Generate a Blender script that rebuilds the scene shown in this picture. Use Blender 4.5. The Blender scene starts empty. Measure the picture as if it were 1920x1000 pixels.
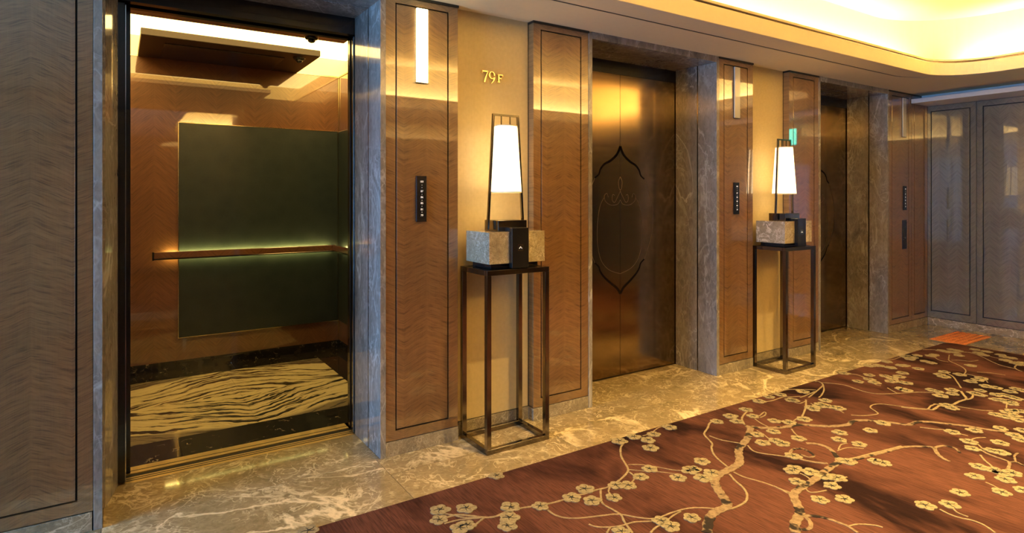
import bpy, bmesh, math, random
from mathutils import Vector, Matrix
random.seed(7)
S = bpy.context.scene
COL = S.collection
R = math.radians

# ------------------------------------------------------------------ camera
F_PX, YAW, HZ, CD, CH = 1133.27, R(33.083), 370.07, 3.0885, 1.4
cam_d = bpy.data.cameras.new('camera'); cam = bpy.data.objects.new('camera', cam_d); COL.objects.link(cam)
cam.location = (0, -CD, CH); cam.rotation_euler = (R(90), 0, -YAW)
cam_d.sensor_fit = 'HORIZONTAL'; cam_d.sensor_width = 36; cam_d.lens = F_PX / 1920 * 36
cam_d.shift_y = (HZ - 500) / 1920; cam_d.clip_start = .02
S.camera = cam

def floor_pt(x, y, z=0.0):
    """photo pixel -> point on the horizontal plane z (the floor it lies on)"""
    u, v = (x - 960) / F_PX, (HZ - y) / F_PX
    d = Vector((math.sin(YAW) + math.cos(YAW) * u, math.cos(YAW) - math.sin(YAW) * u, v))
    t = (z - CH) / d.z
    return Vector((0, -CD, CH)) + d * t

# ------------------------------------------------------------------ world, exposure, large lights
w = bpy.data.worlds.new('world'); S.world = w; w.use_nodes = True
bg = w.node_tree.nodes['Background']; bg.inputs[0].default_value = (.42, .68, 1, 1); bg.inputs[1].default_value = 1.2
S.view_settings.view_transform = 'Standard'; S.view_settings.look = 'None'
S.view_settings.exposure = 0.48; S.view_settings.gamma = 1.0; S.view_settings.use_curve_mapping = False
S.cycles.use_denoising = True
S.cycles.max_bounces = 10; S.cycles.diffuse_bounces = 5; S.cycles.glossy_bounces = 6
S.cycles.sample_clamp_indirect = 8

WARM = (1, .72, .34)
def area(name, loc, rot, sx, sy, power, color):
    l = bpy.data.lights.new(name, 'AREA'); l.shape = 'RECTANGLE'; l.size = sx; l.size_y = sy
    l.energy = power; l.color = color
    o = bpy.data.objects.new(name, l); o.location = loc; o.rotation_euler = rot; COL.objects.link(o); return o

XL, XR, YF = -3.3, 7.489, -4.7         # window wall, right wall, opposite wall
FX0, FX1, FY0, FY1 = .75, 6.46, -3.9, -.575   # ceiling recess
ZS, ZC = 2.505, 3.12
# cove strips hidden in the trough behind the fascia, turned to the cove's back wall
CP = 20
area('cove_light', ((FX0 + FX1) / 2, FY1 + .29, 2.58), (R(125), 0, 0), FX1 - FX0, .06, CP * (FX1 - FX0), WARM)
area('cove_light', ((FX0 + FX1) / 2, FY0 - .29, 2.58), (R(235), 0, 0), FX1 - FX0, .06, CP * (FX1 - FX0), WARM)
area('cove_light', (FX1 + .29, (FY0 + FY1) / 2, 2.58), (0, R(235), 0), .06, FY1 - FY0, CP * (FY1 - FY0), WARM)
area('cove_light', (FX0 - .29, (FY0 + FY1) / 2, 2.58), (0, R(125), 0), .06, FY1 - FY0, CP * (FY1 - FY0), WARM)
# daylight outside the window wall
area('window_daylight', (XL - .35, -.85, 1.35), (0, R(-90), 0), 2.3, 1.5, 250, (.19, .47, 1))

# ------------------------------------------------------------------ node helpers
def mat(name):
    m = bpy.data.materials.new(name); m.use_nodes = True
    nt = m.node_tree; return m, nt, nt.nodes['Principled BSDF']
def N(nt, t, **k):
    n = nt.nodes.new(t)
    for a, b in k.items(): setattr(n, a, b)
    return n
def sets(n, **k):
    for a, b in k.items(): n.inputs[a.replace('_', ' ')].default_value = b
def M2(nt, op, a, b=None, c=None):
    n = N(nt, 'ShaderNodeMath', operation=op)
    for i, v in enumerate((a, b, c)):
        if v is None: continue
        if isinstance(v, (int, float)): n.inputs[i].default_value = v
        else: nt.links.new(v, n.inputs[i])
    return n.outputs[0]
def ramp(nt, fac, stops, mode='LINEAR'):
    n = N(nt, 'ShaderNodeValToRGB'); e = n.color_ramp; e.interpolation = mode
    while len(e.elements) > 1: e.elements.remove(e.elements[-1])
    e.elements[0].position = stops[0][0]; e.elements[0].color = (*stops[0][1], 1)
    for p, c in stops[1:]:
        q = e.elements.new(p); q.color = (*c, 1)
    nt.links.new(fac, n.inputs[0]); return n.outputs[0]
def mixc(nt, fac, a, b, mode='MIX'):
    n = N(nt, 'ShaderNodeMix', data_type='RGBA', blend_type=mode)
    for i, v in ((0, fac), (6, a), (7, b)):
        if isinstance(v, (int, float)): n.inputs[i].default_value = v
        elif isinstance(v, tuple): n.inputs[i].default_value = (*v, 1)
        else: nt.links.new(v, n.inputs[i])
    return n.outputs[2]
def coords(nt, rand=0.0):
    tc = N(nt, 'ShaderNodeTexCoord').outputs['Object']
    if rand:
        oi = N(nt, 'ShaderNodeObjectInfo').outputs['Random']
        v = N(nt, 'ShaderNodeVectorMath', operation='ADD'); nt.links.new(tc, v.inputs[0])
        c = N(nt, 'ShaderNodeCombineXYZ'); s = M2(nt, 'MULTIPLY', oi, rand)
        for i in range(3): nt.links.new(s, c.inputs[i])
        nt.links.new(c.outputs[0], v.inputs[1]); tc = v.outputs[0]
    return tc
def noise(nt, vec, scale, detail=4, rough=.55, dist=0.0):
    n = N(nt, 'ShaderNodeTexNoise'); sets(n, Scale=scale, Detail=detail, Roughness=rough, Distortion=dist)
    nt.links.new(vec, n.inputs['Vector']); return n
def bump(nt, b, h, strength, dist=.002):
    n = N(nt, 'ShaderNodeBump'); sets(n, Strength=strength, Distance=dist)
    nt.links.new(h, n.inputs['Height']); nt.links.new(n.outputs[0], b.inputs['Normal'])
def plain(name, col, rough=.5, metal=0.0, coat=0.0, spec=.5, var=.06, scale=30):
    m, nt, b = mat(name); sets(b, Roughness=rough, Metallic=metal, Coat_Weight=coat, Coat_Roughness=.04)
    b.inputs['Specular IOR Level'].default_value = spec
    n = noise(nt, coords(nt), scale, 3)
    d = tuple(max(0, c * (1 - var * 2)) for c in col); u = tuple(min(1, c * (1 + var * 2)) for c in col)
    nt.links.new(ramp(nt, n.outputs[0], [(.25, d), (.75, u)]), b.inputs['Base Color'])
    return m

def wood(name, axis, light, dark, off=0.0, w=.135, slope=.45, coat=.9, freq=210):
    """lacquered figured veneer: book-matched strips, rippled figure that flips at every strip joint"""
    m, nt, b = mat(name); sets(b, Roughness=.32, Coat_Weight=coat, Coat_Roughness=.025, Coat_IOR=2.0)
    s = N(nt, 'ShaderNodeSeparateXYZ'); nt.links.new(coords(nt), s.inputs[0])
    h = M2(nt, 'ADD', s.outputs[axis], 10 * w * 2 + off); z = s.outputs[2]
    tri = M2(nt, 'PINGPONG', h, w)
    wob = noise(nt, coords(nt), 5, 2).outputs[0]
    zz = M2(nt, 'ADD', M2(nt, 'ADD', z, M2(nt, 'MULTIPLY', tri, slope)), M2(nt, 'MULTIPLY', wob, .05))
    strip = M2(nt, 'FLOOR', M2(nt, 'DIVIDE', h, w))
    def fig(sz, sh):
        c = N(nt, 'ShaderNodeCombineXYZ')
        nt.links.new(M2(nt, 'MULTIPLY', tri, sh), c.inputs[0]); nt.links.new(M2(nt, 'MULTIPLY', zz, sz), c.inputs[2])
        return noise(nt, c.outputs[0], 1, 3, .6).outputs[0]
    rip = fig(freq, 12); rip2 = fig(freq * .3, 6)
    c2 = N(nt, 'ShaderNodeCombineXYZ'); nt.links.new(M2(nt, 'MULTIPLY', h, 260), c2.inputs[0]); nt.links.new(M2(nt, 'MULTIPLY', z, 6), c2.inputs[2])
    grain = noise(nt, c2.outputs[0], 1, 2).outputs[0]
    big = noise(nt, coords(nt), 2.2, 2).outputs[0]
    mid = tuple((a * .8 + d * .2) for a, d in zip(light, dark))
    k = ramp(nt, rip, [(.34, dark), (.46, mid), (.54, light)])
    k2 = ramp(nt, rip2, [(.32, tuple(c * .72 for c in light)), (.6, (1, 1, 1))])
    k = mixc(nt, .35, k, mixc(nt, 1.0, k, k2, 'MULTIPLY'))
    k = mixc(nt, .16, k, ramp(nt, grain, [(.3, dark), (.7, light)]))
    par = M2(nt, 'MULTIPLY', M2(nt, 'FRACT', M2(nt, 'MULTIPLY', strip, .5)), .22)
    k = mixc(nt, par, k, tuple(c * .6 for c in dark))
    k = mixc(nt, .2, k, ramp(nt, big, [(.3, dark), (.7, light)]))
    nt.links.new(k, b.inputs['Base Color'])
    return m

def marble(name, base, base2, vein, vscale=2.2, rough=.06, fine=1.0, wide=.05, rand=17.0, stretch=(1, 1, 1), coat=.3):
    m, nt, b = mat(name); sets(b, Roughness=rough, Coat_Weight=coat, Coat_Roughness=.02)
    mp = N(nt, 'ShaderNodeMapping'); mp.inputs['Scale'].default_value = stretch
    nt.links.new(coords(nt, rand), mp.inputs[0]); tc = mp.outputs[0]
    def ridge(scale, width, lo, hi, mscale, amt, det=5, dist=1.0):
        n = noise(nt, tc, scale, det, .55, dist).outputs[0]
        v = ramp(nt, M2(nt, 'ABSOLUTE', M2(nt, 'SUBTRACT', n, .5)), [(0, (1, 1, 1)), (width * .4, (.7, .7, .7)), (width, (0, 0, 0))])
        return mixc(nt, 1.0, v, ramp(nt, noise(nt, tc, mscale, 3).outputs[0], [(lo - .04, (0, 0, 0)), (hi, (amt, amt, amt))]), 'MULTIPLY')
    cl = noise(nt, tc, 2.6, 8, .7, .8).outputs[0]; cl2 = noise(nt, tc, 38, 5, .7, .6).outputs[0]
    k = ramp(nt, cl, [(.3, base2), (.5, base), (.74, tuple(min(1, c * 1.3) for c in base))])
    k = mixc(nt, .45, k, ramp(nt, cl2, [(.3, base2), (.55, base), (.75, tuple(min(1, c * 1.5) for c in base))]))
    k = mixc(nt, ridge(vscale * 9, .030, .40, .66, 6.0, .55 * fine, 3), k, vein)
    k = mixc(nt, ridge(vscale * 3.2, .022, .44, .62, 3.0, .7, 4), k, vein)
    k = mixc(nt, ridge(vscale, wide * .5, .47, .58, 1.6, .9, 6), k, tuple(min(1, c * 1.1) for c in vein))
    nt.links.new(k, b.inputs['Base Color'])
    return m
def metal(name, col, rough, brush=None, aniso=0.0):
    m, nt, b = mat(name); sets(b, Metallic=1.0, Roughness=rough, Anisotropic=aniso)
    b.inputs['Base Color'].default_value = (*col, 1)
    mp = N(nt, 'ShaderNodeMapping'); mp.inputs['Scale'].default_value = brush or (30, 30, 30)
    nt.links.new(coords(nt), mp.inputs[0]); n = noise(nt, mp.outputs[0], 1, 3).outputs[0]
    nt.links.new(ramp(nt, n, [(.2, (rough * .75,) * 3), (.8, (rough * 1.25,) * 3)]), b.inputs['Roughness'])
    nt.links.new(ramp(nt, n, [(.2, tuple(c * .88 for c in col)), (.8, col)]), b.inputs['Base Color'])
    return m
def emit(name, col, strength, base=(.8, .8, .8)):
    m, nt, b = mat(name); sets(b, Roughness=.6, Emission_Strength=strength)
    b.inputs['Base Color'].default_value = (*base, 1)
    n = noise(nt, coords(nt), 3, 2).outputs[0]
    nt.links.new(ramp(nt, n, [(.2, tuple(c * .95 for c in col)), (.8, col)]), b.inputs['Emission Color'])
    return m

M = {}
WL, WD = (.31, .17, .066), (.11, .055, .022)
M['wood'] = wood('figured_veneer', 0, WL, WD, off=.03)
M['wood_y'] = wood('figured_veneer_right', 1, (.215, .205, .15), (.115, .105, .076), off=.0, w=.085, slope=1.0, freq=120)
M['wood_cab'] = wood('figured_veneer_car', 0, (.22, .095, .036), (.10, .04, .016), off=.06, w=.15, slope=.95, freq=150)
M['wood_cab_y'] = wood('figured_veneer_car_side', 1, (.22, .095, .036), (.10, .04, .016), off=.06, w=.15, slope=.95, freq=150)
M['floor'] = marble('beige_marble', (.37, .275, .135), (.17, .125, .055), (.88, .71, .42), vscale=1.3, rough=.07, wide=.04, fine=1.5)
M['jamb'] = marble('grey_marble', (.30, .275, .235), (.11, .10, .085), (.54, .52, .47), vscale=1.6, rough=.10, wide=.02, stretch=(1, 1, .45))
M['skirt'] = marble('brown_marble', (.33, .27, .17), (.15, .12, .075), (.65, .56, .40), vscale=4, rough=.10, wide=.03)
M['block'] = marble('block_marble', (.38, .31, .19), (.15, .115, .07), (.85, .76, .57), vscale=8, rough=.16, wide=.04, fine=1.8)
M['paint'] = plain('cream_paint', (.82, .73, .50), .7, spec=.2, var=.01)
M['walnut'] = wood('dark_walnut', 0, (.075, .05, .035), (.035, .022, .015))
M['wallcover'] = None
M['dark'] = plain('shadow_gap', (.012, .010, .009), .6)
M['black'] = plain('black_metal', (.012, .011, .010), .22, coat=.3)
M['bronze'] = metal('bronze', (.25, .215, .17), .15, (40, 40, 40))
M['bronze_dark'] = metal('dark_bronze', (.155, .125, .105), .24, (60, 60, 60))
M['door'] = metal('door_bronze', (.33, .235, .125), .15, (3, 3, 20))
M['brass'] = metal('brass', (.85, .64, .30), .42, (60, 4, 4))
M['gold'] = metal('pale_gold', (.82, .66, .36), .2)
M['inlay'] = plain('etched_inlay', (.008, .006, .005), .9, spec=.05)
M['inlay_soft'] = metal('etched_line', (.22, .155, .085), .34)
M['satin'] = metal('satin_brass', (.86, .70, .40), .24)
M['lens'] = plain('opal_lens', (.62, .60, .52), .25, coat=.4, var=.02)
M['lens_lit'] = emit('opal_lens_lit', (1, .80, .34), 7)
M['shade'] = emit('lamp_shade_fabric', (1, .72, .36), 2.8)
M['numeral'] = emit('white_numeral', (1, .95, .85), .25)
M['white'] = plain('pale_lacquer', (.72, .73, .74), .3, var=.02)
M['orange'] = plain('orange_rubber', (.72, .22, .045), .45)
M['car_glow'] = emit('luminous_acrylic', (1, .68, .22), 5.2)
M['car_dark'] = plain('dark_lacquer', (.03, .018, .010), .4)
M['teal'] = emit('exit_sign_green', (.06, .85, .62), 5, (.02, .4, .3))
M['chrome'] = metal('chrome', (.8, .8, .8), .1)
M['lens_black'] = plain('smoked_dome', (.01, .01, .012), .05, coat=1)

# woven wallcovering
m, nt, b = mat('woven_wallcovering'); sets(b, Roughness=.5)
s = N(nt, 'ShaderNodeSeparateXYZ'); nt.links.new(coords(nt), s.inputs[0])
def lines(v, f): return M2(nt, 'ADD', M2(nt, 'MULTIPLY', M2(nt, 'SINE', M2(nt, 'MULTIPLY', v, f)), .5), .5)
wv = M2(nt, 'MULTIPLY', M2(nt, 'ADD', lines(s.outputs[0], 1400), lines(s.outputs[2], 1100)), .5)
nz = noise(nt, coords(nt), 40, 3).outputs[0]
k = ramp(nt, M2(nt, 'ADD', M2(nt, 'MULTIPLY', wv, .5), M2(nt, 'MULTIPLY', nz, .5)), [(.25, (.55, .43, .21)), (.75, (.70, .56, .29))])
nt.links.new(k, b.inputs['Base Color']); M['wallcover'] = m

# dark green leather panel
m, nt, b = mat('green_leather'); sets(b, Roughness=.34, Coat_Weight=.25, Coat_Roughness=.15)
v = N(nt, 'ShaderNodeTexVoronoi'); v.inputs['Scale'].default_value = 9; nt.links.new(coords(nt), v.inputs[0])
f = mixc(nt, .5, noise(nt, coords(nt), 60, 4).outputs[0], v.outputs['Distance'])
nt.links.new(ramp(nt, f, [(.2, (.018, .027, .026)), (.7, (.030, .040, .037))]), b.inputs['Base Color'])
bump(nt, b, noise(nt, coords(nt), 300, 2).outputs[0], .15, .0005); M['leather'] = m

# zebra marble, book-matched about the car's centre lines
CX, CY = .73, 1.585
m, nt, b = mat('zebra_marble'); sets(b, Roughness=.08, Coat_Weight=.4)
s = N(nt, 'ShaderNodeSeparateXYZ'); nt.links.new(coords(nt), s.inputs[0])
ax = M2(nt, 'ABSOLUTE', M2(nt, 'SUBTRACT', s.outputs[0], CX)); ay = M2(nt, 'SUBTRACT', s.outputs[1], CY)
aa = M2(nt, 'ABSOLUTE', ay)
wob = noise(nt, coords(nt), 3.0, 3).outputs[0]
vv = M2(nt, 'ADD', M2(nt, 'ADD', aa, M2(nt, 'MULTIPLY', ax, .42)), M2(nt, 'MULTIPLY', wob, .22))
c = N(nt, 'ShaderNodeCombineXYZ'); nt.links.new(M2(nt, 'MULTIPLY', ax, 1.6), c.inputs[0])
nt.links.new(M2(nt, 'MULTIPLY', vv, 19), c.inputs[1]); nt.links.new(M2(nt, 'MULTIPLY', M2(nt, 'SIGN', ay), 3.3), c.inputs[2])
zn = noise(nt, c.outputs[0], 1.25, 6, .66, .25).outputs[0]
k = ramp(nt, zn, [(.40, (.028, .022, .016)), (.455, (.10, .078, .045)), (.485, (.68, .56, .28)), (.7, (.78, .66, .36))])
edge = ramp(nt, M2(nt, 'ADD', M2(nt, 'ADD', aa, M2(nt, 'MULTIPLY', ax, .33)), M2(nt, 'MULTIPLY', wob, .1)), [(.74, (0, 0, 0)), (.78, (.8, .8, .8))])
k = mixc(nt, edge, k, (.13, .10, .065)); nt.links.new(k, b.inputs['Base Color']); M['zebra'] = m

# black marble with pale fossils
m, nt, b = mat('black_marble'); sets(b, Roughness=.06, Coat_Weight=.4)
tc = coords(nt, 9.0)
wa = noise(nt, tc, 9, 3); v = N(nt, 'ShaderNodeTexVoronoi', feature='DISTANCE_TO_EDGE'); v.inputs['Scale'].default_value = 14
mx = N(nt, 'ShaderNodeMix', data_type='VECTOR'); mx.inputs[0].default_value = .2
nt.links.new(tc, mx.inputs[4]); nt.links.new(wa.outputs['Color'], mx.inputs[5]); nt.links.new(mx.outputs[1], v.inputs['Vector'])
ln = ramp(nt, v.outputs['Distance'], [(0, (1, 1, 1)), (.03, (0, 0, 0))])
ms = ramp(nt, noise(nt, tc, 13, 2).outputs[0], [(.58, (0, 0, 0)), (.66, (1, 1, 1))])
k = mixc(nt, mixc(nt, 1.0, ln, ms, 'MULTIPLY'), ramp(nt, noise(nt, tc, 20, 4).outputs[0], [(.3, (.008, .007, .006)), (.75, (.035, .028, .02))]), (.42, .34, .20))
nt.links.new(k, b.inputs['Base Color']); M['blackmarble'] = m

# carpet pile
m, nt, b = mat('maroon_wool_pile'); sets(b, Roughness=.95, Sheen_Weight=.0)
b.inputs['Specular IOR Level'].default_value = .1
tc = coords(nt)
mp = N(nt, 'ShaderNodeMapping'); mp.inputs['Scale'].default_value = (170, 9, 1); mp.inputs['Rotation'].default_value = (0, 0, R(-4)); nt.links.new(tc, mp.inputs[0])
st = noise(nt, mp.outputs[0], 1, 4, .6).outputs[0]
mp2 = N(nt, 'ShaderNodeMapping'); mp2.inputs['Scale'].default_value = (2.0, 1.1, 1); mp2.inputs['Rotation'].default_value = (0, 0, R(-25)); nt.links.new(tc, mp2.inputs[0])
bl = noise(nt, mp2.outputs[0], 1, 4, .6, .5).outputs[0]
k = ramp(nt, bl, [(.38, (.020, .007, .006)), (.46, (.074, .027, .019)), (.55, (.120, .046, .031)), (.76, (.140, .055, .037))])
k = mixc(nt, .7, k, mixc(nt, 1.0, k, ramp(nt, st, [(.34, (.3, .3, .3)), (.6, (1.0, 1.0, 1.0))]), 'MULTIPLY'))
nt.links.new(k, b.inputs['Base Color']); bump(nt, b, st, .5, .004); M['carpet'] = m
def tufted(name, c1, c2, c3=None, sc=60):
    m, nt, b = mat(name); sets(b, Roughness=.9); b.inputs['Specular IOR Level'].default_value = .15
    tc = coords(nt, 5.0); n = noise(nt, tc, sc, 4, .65).outputs[0]
    st = [(.34, c1), (.62, c2)]
    k = ramp(nt, n, st)
    if c3:
        q = noise(nt, tc, 9, 3, .6).outputs[0]
        k = mixc(nt, ramp(nt, q, [(.55, (0, 0, 0)), (.6, (1, 1, 1))]), k, c3)
    nt.links.new(k, b.inputs['Base Color']); bump(nt, b, n, .4, .002); return m
M['petal'] = tufted('petal_pile', (.20, .16, .085), (.33, .27, .155))
M['stamen'] = plain('stamen_pile', (.02, .016, .012), .9)
M['twig'] = tufted('twig_pile', (.20, .15, .08), (.33, .25, .14))
M['bough'] = tufted('bough_pile', (.16, .105, .06), (.28, .20, .12), (.025, .018, .015))

# ------------------------------------------------------------------ mesh helpers
def nb(): return bmesh.new()
def bx(bm, x0, x1, y0, y1, z0, z1, bev=0.0, seg=1):
    vs = [bm.verts.new((x, y, z)) for z in (z0, z1) for x, y in ((x0, y0), (x1, y0), (x1, y1), (x0, y1))]
    fs = [bm.faces.new([vs[i] for i in q]) for q in ((3, 2, 1, 0), (4, 5, 6, 7), (0, 1, 5, 4), (1, 2, 6, 5), (2, 3, 7, 6), (3, 0, 4, 7))]
    if bev:
        es = {e for f in fs for e in f.edges}
        bmesh.ops.bevel(bm, geom=list(es), offset=bev, segments=seg, affect='EDGES', profile=.5)
    return bm
def box(*a, **k): return bx(nb(), *a, **k)
def extr(bm, pts, axis, a, b2):
    """prism: polygon pts (2-D) in the plane across axis, from a to b2"""
    def P(p, t): return {'x': (t, p[0], p[1]), 'y': (p[0], t, p[1]), 'z': (p[0], p[1], t)}[axis]
    A = [bm.verts.new(P(p, a)) for p in pts]; B = [bm.verts.new(P(p, b2)) for p in pts]; n = len(pts)
    bm.faces.new(A); bm.faces.new(B[::-1])
    for i in range(n): bm.faces.new((A[i], B[i], B[(i + 1) % n], A[(i + 1) % n]))
    return bm
def obj(name, bm, material, parent=None, loc=(0, 0, 0), smooth=False):
    bmesh.ops.recalc_face_normals(bm, faces=bm.faces[:])
    me = bpy.data.meshes.new(name); bm.to_mesh(me); bm.free()
    me.materials.append(M[material] if isinstance(material, str) else material)
    if smooth:
        for p in me.polygons: p.use_smooth = True
    o = bpy.data.objects.new(name, me); COL.objects.link(o); o.location = loc
    if parent: o.parent = parent
    return o
def tag(o, label, cat=None, group=None, kind=None):
    o['label'] = label
    if cat: o['category'] = cat
    if group: o['group'] = group
    if kind: o['kind'] = kind
    return o
def thing(name, label, cat, loc=(0, 0, 0), group=None, kind=None):
    o = bpy.data.objects.new(name, None); COL.objects.link(o); o.location = loc; o.empty_display_size = .1
    return tag(o, label, cat, group, kind)
def struct(name, bm, material, label, smooth=False):
    o = obj(name, bm, material, smooth=smooth); o['kind'] = 'structure'; o['label'] = label; return o
def copy_tree(o, parent=None):
    c = o.copy(); COL.objects.link(c); c.parent = parent
    for ch in o.children: copy_tree(ch, c)
    return c
def rrect(x0, x1, y0, y1, r, n=14):
    pts = []
    for cx, cy, a0 in ((x1 - r, y1 - r, 0), (x0 + r, y1 - r, 90), (x0 + r, y0 + r, 180), (x1 - r, y0 + r, 270)):
        for i in range(n + 1):
            a = R(a0 + 90 * i / n); pts.append((cx + r * math.cos(a), cy + r * math.sin(a)))
    return pts
def ring(bm, base, r, d0, d1, z0, z1):
    x0, x1, y0, y1 = base
    A = rrect(x0 - d0, x1 + d0, y0 - d0, y1 + d0, r + d0); B = rrect(x0 - d1, x1 + d1, y0 - d1, y1 + d1, r + d1); n = len(A)
    L = [[bm.verts.new((p[0], p[1], z)) for p in P] for P, z in ((A, z0), (B, z0), (B, z1), (A, z1))]
    for k in range(4):
        P, Q = L[k], L[(k + 1) % 4]
        for i in range(n): bm.faces.new((P[i], P[(i + 1) % n], Q[(i + 1) % n], Q[i]))
    return bm
def holed(bm, outer, inner, z0, z1):
    """flat slab with a hole"""
    es = []
    for P in (outer, inner):
        v = [bm.verts.new((p[0], p[1], z0)) for p in P]
        for i in range(len(v)): es.append(bm.edges.new((v[i], v[(i + 1) % len(v)])))
    g = bmesh.ops.triangle_fill(bm, edges=es, use_beauty=True)
    fs = [f for f in g['geom'] if isinstance(f, bmesh.types.BMFace)]
    e = bmesh.ops.extrude_face_region(bm, geom=fs)
    bmesh.ops.translate(bm, verts=[v for v in e['geom'] if isinstance(v, bmesh.types.BMVert)], vec=(0, 0, z1 - z0))
    return bm
def ring2(bm, A, B, z0, z1):
    L = [[bm.verts.new((p[0], p[1], z)) for p in P] for P, z in ((A, z0), (B, z0), (B, z1), (A, z1))]; n = len(A)
    for k in range(4):
        for i in range(n): bm.faces.new((L[k][i], L[k][(i + 1) % n], L[(k + 1) % 4][(i + 1) % n], L[(k + 1) % 4][i]))
    return bm
def bar(bm, p, q, wx, wy=None, up=Vector((0, 1, 0))):
    """square bar from p to q"""
    wy = wy or wx; p, q = Vector(p), Vector(q); d = (q - p).normalized()
    s = d.cross(up).normalized(); t = s.cross(d).normalized()
    L = [[bm.verts.new(c + s * a * wx / 2 + t * b2 * wy / 2) for a, b2 in ((-1, -1), (1, -1), (1, 1), (-1, 1))] for c in (p, q)]
    bm.faces.new(L[0][::-1]); bm.faces.new(L[1])
    for i in range(4): bm.faces.new((L[0][i], L[0][(i + 1) % 4], L[1][(i + 1) % 4], L[1][i]))
    return bm
def lathe(bm, prof, c=(0, 0), n=32, cap=True):
    L = [[bm.verts.new((c[0] + r * math.cos(2 * math.pi * i / n), c[1] + r * math.sin(2 * math.pi * i / n), z)) for i in range(n)] for r, z in prof]
    for k in range(len(L) - 1):
        for i in range(n): bm.faces.new((L[k][i], L[k][(i + 1) % n], L[k + 1][(i + 1) % n], L[k + 1][i]))
    if cap: bm.faces.new(L[0][::-1]); bm.faces.new(L[-1])
    return bm
def smooth_path(P, sub=5):
    P = [Vector(p) for p in P]; out = []
    for i in range(len(P) - 1):
        a, b2, c, d = P[max(i - 1, 0)], P[i], P[i + 1], P[min(i + 2, len(P) - 1)]
        for k in range(sub):
            t = k / sub
            out.append(.5 * ((2 * b2) + (c - a) * t + (2 * a - 5 * b2 + 4 * c - d) * t * t + (3 * b2 - a - 3 * c + d) * t ** 3))
    out.append(P[-1]); return out
def ribbon(bm, pts, widths, a, b2, plane='xy'):
    """strip of varying width along 2-D points, extruded between a and b2 across the plane"""
    n = len(pts); L = []; Rr = []
    for i, p in enumerate(pts):
        d = Vector(pts[min(i + 1, n - 1)]) - Vector(pts[max(i - 1, 0)])
        d = d.normalized() if d.length > 1e-9 else Vector((1, 0)); nn = Vector((-d.y, d.x)) * (widths[i] / 2)
        L.append(Vector(p) + nn); Rr.append(Vector(p) - nn)
    def V(p, t): return bm.verts.new((p.x, p.y, t) if plane == 'xy' else (p.x, t, p.y))
    Q = [[V(p, t) for p in side] for side, t in ((L, a), (Rr, a), (Rr, b2), (L, b2))]
    for i in range(n - 1):
        for k in range(4): bm.faces.new((Q[k][i], Q[k][i + 1], Q[(k + 1) % 4][i + 1], Q[(k + 1) % 4][i]))
    for i in (0, n - 1): bm.faces.new([Q[k][i] for k in range(4)])
    return bm
def text_mesh(name, body, size, material, parent, loc, rot=(R(90), 0, 0), depth=.0006):
    c = bpy.data.curves.new(name, 'FONT'); c.body = body; c.size = size; c.extrude = depth
    c.align_x = 'CENTER'; c.align_y = 'CENTER'; c.offset = size * .004
    t = bpy.data.objects.new(name, c); COL.objects.link(t)
    dg = bpy.context.evaluated_depsgraph_get(); me = bpy.data.meshes.new_from_object(t.evaluated_get(dg))
    bpy.data.objects.remove(t); bpy.data.curves.remove(c)
    me.materials.clear(); me.materials.append(M[material])
    o = bpy.data.objects.new(name, me); COL.objects.link(o); o.location = loc; o.rotation_euler = rot; o.parent = parent; return o

# ------------------------------------------------------------------ setting: floor
OPEN = [(-.056, 1.172), (2.65, 3.92), (5.375, 6.603)]      # clear openings of the three lifts
YD = .41                                                    # door plane
fl = struct('floor', box(XL, XR, YF, .62, -.06, -.006), 'dark', 'polished beige marble floor running along the lift doors')
J = .0012
def tile(x0, x1, y0, y1):
    obj('floor_tile', box(0, x1 - x0 - 2 * J, 0, y1 - y0 - 2 * J, -.005, 0), 'floor', fl, (x0 + J, y0 + J, 0))
CY1 = -.497                       # carpet edge
for i, (a, b2) in enumerate(OPEN):
    tile(a + .0, b2 - .0, 0, YD)
tile(-.06, 1.15, CY1, 0); tile(1.15, 2.15, CY1, -.2); tile(1.15, 2.55, -.2, 0); tile(2.15, 3.35, CY1, -.2); tile(2.55, 3.9, -.2, 0)
tile(3.35, 4.55, CY1, -.2); tile(3.9, 5.2, -.2, 0); tile(4.55, 5.75, CY1, -.2); tile(5.2, 6.5, -.2, 0)
tile(5.75, 6.69, CY1, -.2); tile(6.5, XR, -.2, 0); tile(6.69, XR, -1.5, -.2); tile(6.69, XR, -2.8, -1.5); tile(6.69, XR, -4.1, -2.8); tile(6.69, XR, YF, -4.1)
tile(-1.4, -.06, CY1, 0); tile(-2.6, -1.4, CY1, 0); tile(XL, -2.6, CY1, 0)
for k in range(2): tile((1.64, 4.378)[k], (2.173, 4.89)[k], 0, .06)

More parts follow.
